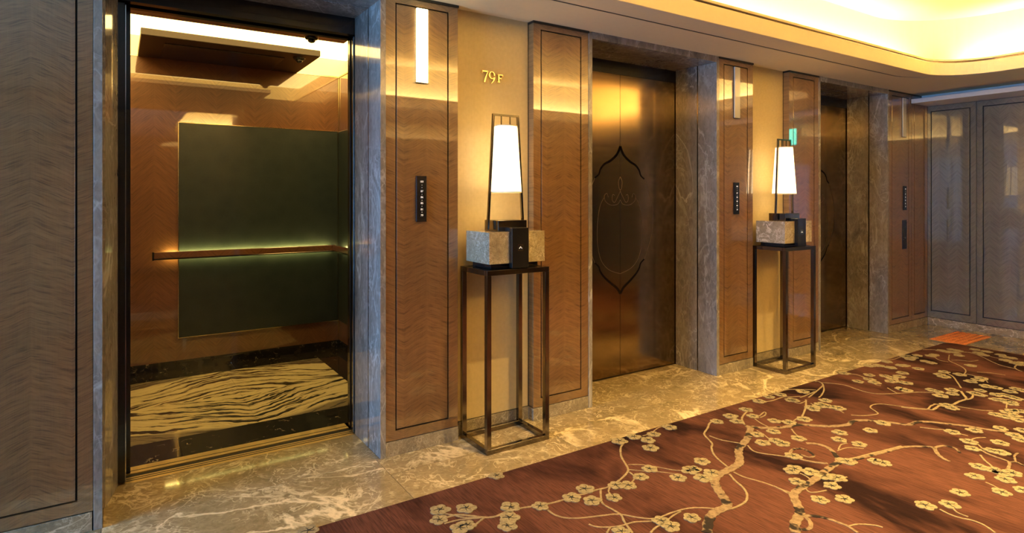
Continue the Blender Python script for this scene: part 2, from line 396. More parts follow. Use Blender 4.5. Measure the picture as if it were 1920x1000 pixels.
# ------------------------------------------------------------------ setting: lift wall, columns, niches
wb = nb()
def core(x0, x1, y0=.02, z0=0, z1=ZS + .72): bx(wb, x0, x1, y0, .60, z0, z1)
core(XL, -.092, .07); core(1.206, 2.612, .068); core(3.958, 5.34, .068); core(6.64, XR + .2, .02)
for a, b2 in OPEN: bx(wb, a - .05, b2 + .05, .02, .60, 2.47, ZS + .72)
for a, b2 in OPEN[1:]: bx(wb, a - .05, b2 + .05, YD + .06, .60, -.06, 2.48)  # unseen slabs added behind the closed doors to stop light leaking under them
wall = struct('wall_back', wb, 'dark', 'lift wall of lacquered veneer columns, beige niches and marble door frames')
ZB, ZT, ZG0, ZG1 = .083, 2.49, .134, 2.456
def panel(x0, x1, g0, g1, side=0.0, cap=True, depth=.06):
    """veneered column: outer stile frame and centre panel with a real shadow groove between them"""
    W, H = x1 - x0, ZT - ZB; a, b2 = g0 - x0, g1 - x0; c, d = ZG0 - ZB, ZG1 - ZB; g = .0075
    bm = nb()
    for q in ((0, a, 0, H), (b2, W, 0, H), (a, b2, 0, c), (a, b2, d, H)): bx(bm, q[0], q[1], 0, .018, q[2], q[3])
    bmesh.ops.remove_doubles(bm, verts=bm.verts[:], dist=1e-5)
    f = obj('wood_frame', bm, 'wood', wall, (x0, 0, ZB))
    obj('center_panel', box(a + g, b2 - g, 0, .018, c + g, d - g, bev=.001), 'wood', wall, (x0, 0, ZB))
    bk = nb(); bx(bk, .001, W - .001, .0145, depth + .005, 0, H)
    obj('groove_backing', bk, 'dark', wall, (x0, 0, ZB))
    for s in (0, 1):                          # returns into the niches
        xx = (-.0015, .002) if s == 0 else (W - .002, W + .0015)
        obj('side_veneer', box(xx[0], xx[1], .0005, depth, 0, H), 'wood', wall, (x0, 0, ZB))
    if cap: obj('capital', box(-.006, W + .006, -.006, depth, 0, ZS - ZT - .001), 'black', wall, (x0, 0, ZT))
panel(-.535, -.09, -.481, -.142)
panel(-1.51, -1.065, -1.456, -1.12)
panel(1.203, 1.638, 1.258, 1.58); panel(2.174, 2.615, 2.228, 2.557)
panel(3.952, 4.378, 4.009, 4.312); panel(4.89, 5.343, 4.947, 5.277)
panel(6.636, 7.116, 6.692, 7.06); panel(7.124, XR - .002, 7.178, 7.43)
for x0, x1 in ((XL, -1.515),):
    obj('wood_frame', box(0, x1 - x0, 0, .07, 0, ZT - ZB), 'wood', wall, (x0, 0, ZB))
for x0, x1 in ((1.6395, 2.1725), (4.3795, 4.8885), (-1.063, -.537)):
    obj('niche_panel', box(0, x1 - x0, 0, .01, 0, ZS - .083), 'wallcover', wall, (x0, .058, .083))
    obj('niche_corner_bead', box(-.004, 0, -.004, 0, 0, ZS - .083), 'bronze_dark', wall, (x1, .058, .083))
bb = thing('baseboard_back', 'low brown marble baseboard along the lift wall', None, kind='structure')
for x0, x1, y in ((XL, -1.063, -.002), (-.537, -.092, -.002), (1.202, 1.642, -.002), (2.170, 2.617, -.002), (3.952, 4.382, -.002), (4.886, 5.343, -.002), (6.636, XR, -.002),
               (1.6425, 2.1695, .052), (4.3825, 4.8855, .052), (-1.0625, -.5375, .052)):
    obj('baseboard_piece', box(0, x1 - x0, 0, (.064 - y), 0, .078, bev=.001), 'skirt', bb, (x0, y, 0))

# ------------------------------------------------------------------ setting: marble door surrounds, headers, sills, doors
def surround(i):
    a, b2 = OPEN[i]
    d = thing('door_%d' % (i + 1), ['open lift doorway in a grey marble surround with brass sill, black door edges',
        'closed bronze lift doors between the two lamp stands, etched with a pointed arch medallion',
        'closed dark bronze lift doors beside the corner with the orange floor tiles'][i], None, kind='structure')
    jw = .031
    # jambs: outer and inner slab with a thin metal strip between
    for s, x in ((-1, a), (1, b2)):
        if s > 0: q = (x, x + jw)
        else: q = (x - jw, x)
        obj('jamb', box(0, jw, 0, .182, 0, 2.50, bev=.0008), 'jamb', d, (q[0], -.003, 0))
        if i == 0 and s < 0:
            obj('jamb', extr(nb(), [(0, .196), (.038, .196), (.085, YD), (0, YD)], 'z', 0, 2.455), 'jamb', d, (q[0], 0, 0))
        else:
            obj('jamb', box(0, jw, .19, YD, 0, 2.50), 'jamb', d, (q[0], 0, 0))
        obj('jamb_strip', box(.0004, jw - .0004, .1795, .1905, 0, 2.46), 'bronze', d, (q[0], 0, 0))
    obj('lintel', box(0, b2 - a, 0, .182, 0, ZS - 2.458), 'jamb', d, (a, -.003, 2.458))
    obj('lintel', box(0, b2 - a, .19, YD + .02, 0, ZS - 2.458), 'jamb', d, (a, 0, 2.458))
    obj('header', box(a - .03, b2 + .03, YD + .001, YD + .05, 2.36, 2.50), 'black', d)
    obj('sill', box(a, b2, YD, YD + .075, -.02, -.001), 'brass', d)
    for k in (.028, .052): obj('sill_groove', box(a, b2, YD + k, YD + k + .006, -.001, .0002), 'dark', d)
    return d
doors = [surround(i) for i in range(3)]
def ogee(cx, s=1.0):
    pts = [(0, 1.798), (.035, 1.735), (.10, 1.685), (.165, 1.655), (.205, 1.615), (.222, 1.575), (.262, 1.547)]
    low = [(.262, .90), (.222, .87), (.205, .83), (.165, .785), (.10, .735), (.035, .69), (0, .646)]
    return pts, low
for i in (1, 2):
    a, b2 = OPEN[i]; cx = (a + b2) / 2 + .012; d = doors[i]
    for s in (-1, 1):
        x0, x1 = (a - .03, cx - .0015) if s < 0 else (cx + .0015, b2 + .03)
        lf = obj('door_leaf', box(0, x1 - x0, 0, .035, 0, 2.36 - .008, bev=.001), 'door', d, (x0, YD + .008, .008))
        yy = YD + .0065
        pts, low = ogee(cx)
        def line(P, w0, w1, mt, name='etched_line'):
            Q = smooth_path([(cx + s * x - x0, z - .008) for x, z in P], 5); n = len(Q)
            ws = [w0 + (w1 - w0) * k / (n - 1) for k in range(n)]
            obj(name, ribbon(nb(), Q, ws, -.0012, .0005, 'xz'), mt, lf)
        line(pts, .022, .010, 'inlay', 'etched_arch'); line(low, .010, .022, 'inlay', 'etched_arch')
        line([(.262, 1.547), (.30, 1.47), (.345, 1.36), (.36, 1.24), (.345, 1.10), (.30, .98), (.262, .90)], .005, .005, 'inlay_soft')
        line([(.0, 1.56), (.02, 1.52), (.012, 1.47), (.0, 1.45), (.03, 1.40), (.06, 1.36), (.085, 1.38), (.08, 1.42), (.06, 1.415)], .006, .004, 'inlay_soft')
        line([(.0, 1.38), (.03, 1.345), (.10, 1.34), (.155, 1.37), (.165, 1.41), (.14, 1.43), (.125, 1.40)], .005, .004, 'inlay_soft')
        line([(.165, 1.40), (.21, 1.33), (.235, 1.20), (.235, 1.05), (.20, .92), (.12, .84), (.0, .80)], .005, .004, 'inlay_soft')
# open doors of the first lift: leading edges just showing in their pockets
d = doors[0]; a, b2 = OPEN[0]
for (x0, x1, y0, y1) in ((-.55, .029, YD + .012, YD + .052), (1.168, 1.75, YD + .012, YD + .052)):
    lf = obj('door_leaf', box(0, x1 - x0, 0, y1 - y0, 0, 2.35, bev=.003), 'black', d, (x0, y0, .004))
    e = (x1 - x0 - .001, x1 - x0 + .003) if x0 < 0 else (-.003, .001)
    obj('edge_trim', box(e[0], e[1], .006, .012, 0, 2.34), 'chrome', lf)

# ------------------------------------------------------------------ setting: ceiling
room = [(XL, YF), (XR, YF), (XR, .06), (XL, .06)]
RF = .42
FB = (FX0, FX1, FY0, FY1)
SLX0, SLX1, SLY0, SLY1, SLR = FX0 - .19, FX1 + .03, FY0 - .2, FY1 + .205, .62
ceil = struct('ceiling', holed(nb(), room, rrect(SLX0, SLX1, SLY0, SLY1, SLR), ZS, ZS + .02), 'paint', 'cream dropped soffit with a rounded glowing cove and a higher recessed ceiling')
obj('soffit_inner_strip', ring2(nb(), rrect(SLX0 + .016, SLX1 - .016, SLY0 + .016, SLY1 - .016, SLR - .016), rrect(FX0 - .004, FX1 + .004, FY0 - .004, FY1 + .004, RF + .004), ZS, ZS + .02), 'paint', ceil)
bm = nb(); ring2(bm, rrect(SLX0 - .03, SLX1 + .03, SLY0 - .03, SLY1 + .03, SLR + .03), rrect(SLX0 + .025, SLX1 - .025, SLY0 + .025, SLY1 - .025, SLR - .025), ZS + .0205, ZS + .024)
obj('slot_backing', bm, 'dark', ceil)
obj('slot_shade_ring', ring2(nb(), rrect(SLX0 + .0005, SLX1 - .0005, SLY0 + .0005, SLY1 - .0005, SLR - .0005), rrect(SLX0 + .0155, SLX1 - .0155, SLY0 + .0155, SLY1 - .0155, SLR - .0155), ZS + .0015, ZS + .02), 'dark', ceil)  # dark ring filling the slot, its shade put into the colour
obj('fascia', ring(nb(), FB, RF, 0, .02, ZS + .001, 2.615), 'paint', ceil)
obj('fascia_shadow_gap', ring(nb(), FB, RF, .012, .02, 2.615, 2.632), 'bronze_dark', ceil)
obj('fascia_cap', ring(nb(), FB, RF, .002, .022, 2.632, 2.648), 'paint', ceil)
obj('cove_trough', ring(nb(), FB, RF, .021, .44, ZS + .025, ZS + .04), 'paint', ceil)
obj('cove_back', ring(nb(), FB, RF, .42, .44, ZS + .041, ZC + .02), 'paint', ceil)
obj('upper_ceiling', box(FX0 - .5, FX1 + .5, FY0 - .5, FY1 + .5, ZC, ZC + .03), 'paint', ceil)

# ------------------------------------------------------------------ setting: right wall
wr = struct('wall_right', box(XR + .02, XR + .2, YF, .06, 0, ZS + .72), 'dark', 'right-hand wall of tall greyish lacquered veneer panels with fine inset lines')
YS = [.0, -.455, -1.42, -2.385, -3.35, YF]
for k in range(len(YS) - 1):
    y1, y0 = YS[k] - .002, YS[k + 1] + .002; H = 2.40 - .083; W = y1 - y0; g = .009
    ga, gb = .072, .052
    bm = nb()
    if k == 0: ga, gb = .052, .03
    a, b2, c, dd = ga, W - gb, .07, H - .055
    for q in ((0, a, 0, H), (b2, W, 0, H), (a, b2, 0, c), (a, b2, dd, H)): bx(bm, 0, .018, q[0], q[1], q[2], q[3])
    bmesh.ops.remove_doubles(bm, verts=bm.verts[:], dist=1e-5)
    obj('wood_frame', bm, 'wood_y', wr, (XR, y0, .083))
    obj('center_panel', box(0, .018, a + g, b2 - g, c + g, dd - g, bev=.001), 'wood_y', wr, (XR, y0, .083))
obj('upper_frieze', box(0, .019, 0, -YF, 0, ZS - 2.403), 'dark', wr, (XR, YF, 2.402))
br = thing('baseboard_right', 'low pale marble baseboard under the right-hand wall panels', None, kind='structure')
obj('baseboard_piece', box(0, .022, 0, 2.5, 0, .078, bev=.001), 'skirt', br, (XR - .004, -2.503, 0))
obj('baseboard_piece', box(0, .022, 0, 2.19, 0, .078, bev=.001), 'skirt', br, (XR - .004, YF, 0))
pel = thing('trim_1', 'pale blue-white light pelmet across the top of the right-hand wall', None, kind='structure')
obj('pelmet_board', box(7.10, XR - .001, YF, -.004, 2.402, 2.448, bev=.002), 'white', pel)
obj('pelmet_back', box(7.34, XR - .001, YF, -.004, 2.449, ZS - .001), 'white', pel)

# ------------------------------------------------------------------ setting: opposite wall and window wall (behind the camera, seen in reflections)
wf = struct('wall_front', box(XL, XR, YF - .1, YF, 0, ZS + .72), 'walnut', 'opposite dark veneered corridor wall')
wl = nb()
WINS, WZ0, WZ1 = [(-1.6, -.12), (-4.6, -3.2)], .25, 2.45
for q in ((YF, -4.6, 0, ZS + .72), (-3.2, -1.6, 0, ZS + .72), (-.12, .06, 0, ZS + .72)): bx(wl, XL - .12, XL, *q)
for a, b2 in WINS:
    bx(wl, XL - .12, XL, a, b2, 0, WZ0); bx(wl, XL - .12, XL, a, b2, WZ1, ZS + .72)
struct('wall_left', wl, 'wallcover', 'end wall with two daylight windows')
m, nt, b = mat('window_glass'); tr = N(nt, 'ShaderNodeBsdfTransparent'); gl = N(nt, 'ShaderNodeBsdfGlossy'); gl.inputs['Roughness'].default_value = .02
mx = N(nt, 'ShaderNodeMixShader'); mx.inputs[0].default_value = .06
nt.links.new(tr.outputs[0], mx.inputs[1]); nt.links.new(gl.outputs[0], mx.inputs[2]); nt.links.new(mx.outputs[0], nt.nodes['Material Output'].inputs[0]); M['glass'] = m
for i, (WY0, WY1) in enumerate(WINS):
    win = thing('window_%d' % (i + 1), 'window of two panes in the end wall ' + ('next to the lift wall' if i == 0 else 'by the opposite wall'), None, kind='structure')
    for k in range(3):
        y0, y1 = WY0 + (WY1 - WY0) * k / 2, WY0 + (WY1 - WY0) * (k + 1) / 2
        if k < 2: obj('pane', box(XL - .07, XL - .062, y0, y1, WZ0, WZ1), 'glass', win)
        obj('mullion', box(XL - .10, XL - .02, y0 - .025, y0 + .025, WZ0, WZ1), 'bronze_dark', win)

# ------------------------------------------------------------------ lift car
car = thing('elevator_car', 'open lift car with warm chevron veneer, dark green leather panel and zebra marble floor', 'elevator', (.73, 1.56, 0))
KX0, KX1, KY0, KY1, KT = -.26, 1.72, YD + .115, 2.5, 2.522
def cp(name, bm, mt, parent=None, **k):          # car part from world coordinates
    bmesh.ops.translate(bm, verts=bm.verts[:], vec=(-.73, -1.56, 0))
    o = obj(name, bm, mt, parent or car, **k)
    return o
# materials of the car use world-like coordinates: keep their object origins at the world origin
def cw(name, bm, mt, parent=None, **k):
    o = obj(name, bm, mt, parent or car, loc=(-.73, -1.56, 0) if parent is None else (0, 0, 0), **k); return o
back = cw('back_wall', box(KX0, KX1, KY1, KY1 + .03, .075, KT), 'wood_cab')
cw('side_wall', box(KX1, KX1 + .03, KY0, KY1, .075, KT), 'wood_cab_y'); cw('side_wall', box(KX0 - .03, KX0, KY0, KY1, .075, KT), 'wood_cab_y')
cw('wall_top_trim', box(KX0, KX1, KY1 - .006, KY1, KT - .012, KT), 'gold'); cw('wall_top_trim', box(KX1 - .006, KX1, KY0, KY1 - .006, KT - .012, KT), 'gold')
cw('skirting', box(KX0, KX1, KY1 - .004, KY1 + .02, 0, .075), 'blackmarble'); cw('skirting', box(KX1 - .004, KX1 + .02, KY0, KY1 - .004, 0, .075), 'blackmarble')
cw('skirting', box(KX0 - .02, KX0 + .004, KY0, KY1 - .004, 0, .075), 'blackmarble')
cw('corner_bead', box(KX1 - .010, KX1 - .004, KY1 - .012, KY1 - .006, .075, KT - .012), 'gold')
# leather panel with gold edge
lp = cw('leather_panel', box(.411, KX1 - .014, KY1 - .016, KY1, .262, 2.005, bev=.003), 'leather')
cw('panel_edge', box(.405, .411, KY1 - .018, KY1, .257, 2.010), 'gold', lp); cw('panel_edge', box(.411, KX1 - .014, KY1 - .018, KY1, 2.005, 2.010), 'gold', lp)
cw('panel_edge', box(.411, KX1 - .014, KY1 - .018, KY1, .257, .262), 'gold', lp)
cw('leather_panel', box(KX1 - .014, KX1, 1.2, KY1 - .02, .262, 2.005, bev=.003), 'leather')
# handrail
hr = cw('handrail', box(.235, KX1 - .05, KY1 - .088, KY1 - .066, .915, .965, bev=.003), 'wood_cab')
cw('rail_metal', box(.235, KX1 - .05, KY1 - .092, KY1 - .064, .905, .915, bev=.002), 'bronze', hr)
cw('end_cap', box(.222, .235, KY1 - .094, KY1 - .062, .903, .968, bev=.002), 'black', hr)
for x in (.45, 1.0, 1.5): cw('bracket', box(x, x + .02, KY1 - .064, KY1, .925, .945), 'bronze_dark', hr)
hr2 = cw('handrail', box(KX1 - .088, KX1 - .066, 1.0, KY1 - .05, .915, .965, bev=.003), 'wood_cab_y')
cw('rail_metal', box(KX1 - .092, KX1 - .064, 1.0, KY1 - .05, .905, .915, bev=.002), 'bronze', hr2)
for x in (1.2, 2.0): cw('bracket', box(KX1 - .064, KX1, x, x + .02, .925, .945), 'bronze_dark', hr2)
# floor: black border and two book-matched zebra slabs
cw('car_platform', box(KX0, KX1, KY0, KY1, -.04, -.006), 'dark')
ZX0, ZX1, ZY0, ZY1 = 0, 1.46, .92, 2.25
for x0, x1 in ((ZX0, CX), (CX, ZX1)): cw('zebra_slab', box(x0 + .0008, x1 - .0008, ZY0 + .001, ZY1 - .001, -.005, 0), 'zebra')
for x0, x1, y0, y1 in ((KX0, .29, KY0 + .09, ZY0), (.29, 1.46, KY0 + .09, ZY0), (1.46, KX1, KY0 + .09, ZY0), (KX0, .80, ZY1, KY1), (.80, KX1, ZY1, KY1), (ZX1, KX1, ZY0, ZY1), (KX0, ZX0, ZY0, ZY1)):
    cw('border_slab', box(x0 + .001, x1 - .001, y0 + .001, y1 - .001, -.005, 0), 'blackmarble')
cw('car_sill', box(-.056, 1.172, KY0, KY0 + .088, -.02, .0005), 'brass')
cw('car_sill_groove', box(-.056, 1.172, KY0 + .03, KY0 + .037, .0005, .001), 'dark')
# front returns and open car doors
for x0, x1 in ((KX0, .045), (1.19, KX1)): cw('front_return', box(x0, x1, KY0 + .045, KY0 + .075, 0, KT), 'bronze')
for x0, x1 in ((-.5, .052), (1.180, 1.7)):
    cw('car_door', box(x0, x1, KY0 + .0, KY0 + .035, .002, 2.36, bev=.003), 'black')
cw('car_header', box(-.3, 1.4, KY0, KY0 + .04, 2.36, 2.52), 'black')
# ceiling: front soffit, glowing cove, hanging dark panel
cw('front_soffit', box(KX0, KX1 - .35, KY0 + .075, 1.25, 2.515, 2.55), 'wood_cab')
cw('ceiling_panel', box(.128, 1.34, 1.74, 2.4935, 2.51, 2.56, bev=.004), 'car_dark')
cw('ceiling_panel_inset', box(.28, 1.11, 1.92, 2.47, 2.504, 2.511, bev=.002), 'black')
cw('luminous_ceiling', box(KX0 - .1, KX1 + .1, KY0 + .1, KY1 + .1, 2.70, 2.71), 'car_glow')
cw('car_roof', box(KX0 - .2, KX1 + .2, KY0 + .075, KY1 + .2, 2.80, 2.82), 'paint')
for q in ((KX0 - .12, KX1 + .12, KY1 + .10, KY1 + .12), (KX0 - .12, KX0 - .10, KY0 + .08, KY1 + .1), (KX1 + .10, KX1 + .12, KY0 + .08, KY1 + .1)):
    cw('cove_wall', box(q[0], q[1], q[2], q[3], KT - .03, 2.80), 'paint')
cw('cove_shelf', box(KX0 - .1, KX1 + .1, KY1 + .03, KY1 + .1, KT - .03, KT - .01), 'paint')
cw('cove_shelf', box(KX1 + .03, KX1 + .1, KY0 + .08, KY1 + .03, KT - .03, KT - .01), 'paint'); cw('cove_shelf', box(KX0 - .1, KX0 - .03, KY0 + .08, KY1 + .03, KT - .03, KT - .01), 'paint')
cw('cove_front', box(KX0 - .12, KX1 + .12, KY0 + .08, KY0 + .10, 2.55, 2.80), 'paint')
area('rail_light', (.97, KY1 - .055, .94), (R(90), 0, R(0)), 1.3, .02, 4.5, (1, .80, .22))
area('rail_light', (KX1 - .055, 1.7, .94), (0, R(-90), 0), .02, 1.3, 2.0, (1, .80, .25))
bpy.data.objects['rail_light'].rotation_euler = (R(90), 0, R(0))
# dome cameras in the car
def dome(loc, label):
    t = thing('dome_camera', label, 'camera', loc)
    obj('housing', lathe(nb(), [(.045, 0), (.047, -.012), (.040, -.022), (.03, -.024)], n=24), 'black', t, smooth=True)
    obj('lens_dome', lathe(nb(), [(.028, -.023), (.026, -.034), (.018, -.043), (.006, -.047)], n=20), 'lens_black', t, smooth=True)
    obj('collar', lathe(nb(), [(.049, .0), (.049, -.006)], n=24), 'chrome', t)
dome((1.12, 1.17, 2.5145), 'black dome camera on the brown strip above the lift car entrance')
dome((1.20, 1.84, 2.5095), 'black dome camera on the dark hanging ceiling panel of the lift car')

# ------------------------------------------------------------------ lanterns, indicators, reader, floor number
G = 'slim hall lanterns on the lift wall'
def lantern(x0, z0, lit, label):
    t = thing('hall_lantern', label, 'light', (x0, -.003, z0), G)
    obj('mount', box(-.003, .071, 0, .004, -.003, .412), 'bronze_dark', t)
    obj('lens', box(0, .068, -.012, 0, 0, .409, bev=.002), 'lens_lit' if lit else 'lens', t)
    obj('end_plate', box(-.001, .069, -.013, 0, -.004, -.001), 'bronze_dark', t)
lantern(1.378, 2.036, True, 'glowing slim lantern bar on the column between the open lift and the 79F niche')
lantern(4.128, 2.036, False, 'unlit slim lantern bar on the column beside the closed lift doors with arch medallion')
lantern(6.905, 2.036, False, 'unlit slim lantern bar on the dark column near the right-hand wall')
def indicator(x0, label):
    t = thing('floor_indicator', label, 'sign', (x0, 0, 1.264), 'floor indicators on the lift wall')
    H = .254
    obj('plate', box(0, .062, -.012, 0, 0, H, bev=.0015), 'black', t)
    for fr, s in ((.125, '101'), (.335, '87'), (.465, '86'), (.595, '85'), (.73, '81'), (.86, '79')):
        text_mesh('numeral', s, .0152, 'numeral', t, (.033, -.0125, H * (1 - fr)))
    for fr in (.2, .255, .4, .53, .66, .79):
        obj('dot', lathe(nb(), [(.0018, 0), (.0018, .0008)], n=10), 'numeral', t, (.033, -.0122, H * (1 - fr))).rotation_euler = (R(90), 0, 0)
indicator(1.376, 'black floor indicator listing 101 to 79 on the column with the glowing lantern')
indicator(4.127, 'black floor indicator listing 101 to 79 on the column left of the farther lamp stand')
indicator(6.925, 'black floor indicator listing 101 to 79 above the card reader')
t = thing('card_reader', 'small dark metal card reader plate below the farthest floor indicator', 'card reader', (6.912, 0, .858), None)
obj('plate', box(0, .085, -.008, 0, 0, .284, bev=.001), 'bronze_dark', t); obj('frame', box(-.004, .089, -.004, 0, -.004, .30), 'bronze', t)
obj('button', lathe(nb(), [(.009, 0), (.009, .006)], n=20), 'chrome', t, (.042, -.008, .115)).rotation_euler = (R(90), 0, 0)

t = thing('floor_number', 'raised metal 79F floor number on the beige niche wall', 'sign', (1.825, .058, 2.092))
def glyph(name, strokes):
    bm = nb()
    for P, W in strokes:
        Q = smooth_path(P, 6); n = len(Q); ws = []
        for k in range(n):
            f = k / (n - 1) * (len(W) - 1); j = min(int(f), len(W) - 2); ws.append(W[j] + (W[j + 1] - W[j]) * (f - j))
        ribbon(bm, Q, ws, -.016, -.004, 'xz')
    return obj(name, bm, 'satin', t)
glyph('numeral_seven', [([(0, .066), (.0215, .0665), (.043, .066)], [.008, .0075, .008]), ([(0.002, .069), (.0015, .060), (.0, .053)], [.004, .004, .002]),
     ([(.043, .068), (.033, .046), (.024, .022), (.0185, .0)], [.004, .006, .009, .010])])
ang = [R(90 + 18 * k) for k in range(21)]
glyph('numeral_nine', [([(.0705 + .0175 * math.cos(q), .047 + .0205 * math.sin(q)) for q in ang], [.004, .008, .004, .0075, .004]),
     ([(.089, .045), (.087, .028), (.079, .012), (.066, -.003)], [.0075, .008, .006, .002])])
glyph('letter_f', [([(.119, .011), (.119, .032), (.119, .055)], [.0075, .0075, .0075]), ([(.111, .011), (.119, .011), (.127, .011)], [.005, .005, .005]),
     ([(.111, .055), (.129, .055), (.148, .055)], [.006, .006, .006]), ([(.147, .0565), (.147, .050), (.146, .044)], [.004, .003, .001]),
     ([(.119, .0335), (.129, .0335), (.137, .0335)], [.005, .005, .005]), ([(.137, .040), (.137, .033), (.137, .027)], [.0015, .003, .0015])])

# ------------------------------------------------------------------ lamp stands, call blocks, lamps
DX = 2.735
def stand(loc, label):
    t = thing('lamp_stand', label, 'stand', loc, 'open metal lamp stands')
    W, D, H, q = .418, .305, 1.0, .028
    for x in (0, W - q):
        for y in (0, D - q): obj('leg', box(x, x + q, y, y + q, q + .0005, H - q - .0005, bev=.001), 'bronze', t)
    for z, nm in ((0, 'foot_rail'), (H - q, 'top_rail')):
        for y in (0, D - q): obj(nm, box(0, W, y, y + q, z, z + q, bev=.001), 'bronze', t)
        for x in (0, W - q): obj(nm, box(x, x + q, q, D - q, z, z + q, bev=.001), 'bronze', t)
    obj('top_plate', box(q, W - q, q, D - q, H - .012, H - .002), 'black', t)
stand((1.67, -.278, 0), 'open bronze metal stand in the niche under the 79F number')
stand((1.67 + DX, -.278, 0), 'open bronze metal stand in the niche between the two closed lifts')
def call_block(loc, label):
    t = thing('call_block', label, 'call station', loc, 'marble call blocks on the stands')
    obj('marble_block', box(0, .376, 0, .26, .03, .206, bev=.0015), 'block', t)
    obj('plinth', box(.03, .346, .03, .235, 0, .03), 'black', t)
    p = obj('call_plate', box(.130, .244, -.030, .0, .006, .229, bev=.002), 'black', t)
    obj('plate_top', box(.130, .244, .0, .045, .207, .229, bev=.001), 'black', p)
    bm = nb(); c = (.187, .118)
    for x0, x1, z0, z1 in ((-.017, .017, .0145, .017), (-.017, .017, -.017, -.0145), (-.017, -.0145, -.0145, .0145), (.0145, .017, -.0145, .0145)):
        bx(bm, c[0] + x0, c[0] + x1, -.0315, -.0295, c[1] + z0, c[1] + z1)
    obj('button_frame', bm, 'gold', p)
    obj('up_arrow', ribbon(nb(), [(c[0] - .009, c[1] - .005), (c[0], c[1] + .005), (c[0] + .009, c[1] - .005)], [.0035, .005, .0035], -.0315, -.0295, 'xz'), 'numeral', p)
call_block((1.70, -.25, 1.0), 'speckled marble block with black up-button plate on the stand under 79F')
call_block((1.70 + DX, -.25, 1.0), 'speckled marble block with black up-button plate on the stand between the closed lifts')
def lamp(loc, label):
    t = thing('table_lamp', label, 'lamp', loc, 'tapered lamps on the marble blocks')
    obj('base', box(-.098, .098, -.075, .075, 0, .062, bev=.0015), 'bronze', t)
    xt, xb, zt = .084, .121, .662
    for s in (-1, 1): obj('frame_post', bar(nb(), (s * xb, 0, .008), (s * xt, 0, zt), .012, .014), 'bronze', t)
    obj('frame_top', box(-xt - .006, xt + .006, -.007, .007, zt, zt + .012), 'bronze', t)
    for s in (-1, 1): obj('hanger', box(s * .03 - .003, s * .03 + .003, -.003, .003, .605, zt), 'bronze', t)
    obj('shade', lathe(nb(), [(.093, .222), (.0668, .607), (.060, .607), (.086, .2225)], n=48, cap=False), 'shade', t, smooth=True)
    for r, z in ((.0935, .220), (.0672, .603)): obj('shade_rim', lathe(nb(), [(r, z), (r + .0012, z + .002), (r + .0005, z + .006), (r - .002, z + .006)], n=48, cap=False), 'paint', t)
lamp((1.888, -.123, 1.2065), 'glowing tapered table lamp in bronze frame beneath the 79F number')
lamp((1.888 + DX, -.123, 1.2065), 'glowing tapered table lamp in bronze frame between the two closed lifts')

# ------------------------------------------------------------------ carpet with plum blossom
CT = .006
car_x1 = 6.685
pts = rrect(-8, car_x1, -9, CY1 - .003, .10, 8)
pts = [(max(x, XL), max(y, YF)) for x, y in pts]
P2 = []
for p in pts:
    if not P2 or (Vector(p) - Vector(P2[-1])).length > 1e-4: P2.append(p)
bm = extr(nb(), P2, 'z', -.005, CT)
carpet = obj('carpet', bm, 'carpet'); tag(carpet, 'maroon wool carpet with tan plum blossom branches before the lifts', 'carpet')
random.seed(3)
def blossom_mesh(seed):
    rnd = random.Random(seed); bm = nb(); r0 = .0265
    for k in range(5):
        a = 2 * math.pi * k / 5 + rnd.uniform(-.12, .12); d = .029; r = r0 * rnd.uniform(.86, 1.08)
        cx, cy = d * math.cos(a), d * math.sin(a)
        ps = [(cx + r * (1.0 + .05 * math.sin(5 * q)) * math.cos(q), cy + r * .94 * math.sin(q)) for q in [2 * math.pi * i / 12 for i in range(12)]]
        extr(bm, ps, 'z', 0, .0022 + .0004 * k)
    bmesh.ops.recalc_face_normals(bm, faces=bm.faces[:])
    me = bpy.data.meshes.new('blossom'); bm.to_mesh(me); bm.free(); me.materials.append(M['petal'])
    bm = nb()
    for k in range(5):
        a = 2 * math.pi * k / 5 + .63 + rnd.uniform(-.25, .25); l = rnd.uniform(.020, .038)
        ribbon(bm, [(0, 0), (l * .6 * math.cos(a), l * .6 * math.sin(a)), (l * math.cos(a + .25), l * math.sin(a + .25))], [.0055, .003, .002], .003, .0046)
    lathe(bm, [(.006, .003), (.006, .0048)], n=8)
    bmesh.ops.recalc_face_normals(bm, faces=bm.faces[:])
    m2 = bpy.data.meshes.new('stamens'); bm.to_mesh(m2); bm.free(); m2.materials.append(M['stamen'])
    return me, m2
BL = [blossom_mesh(s) for s in range(5)]
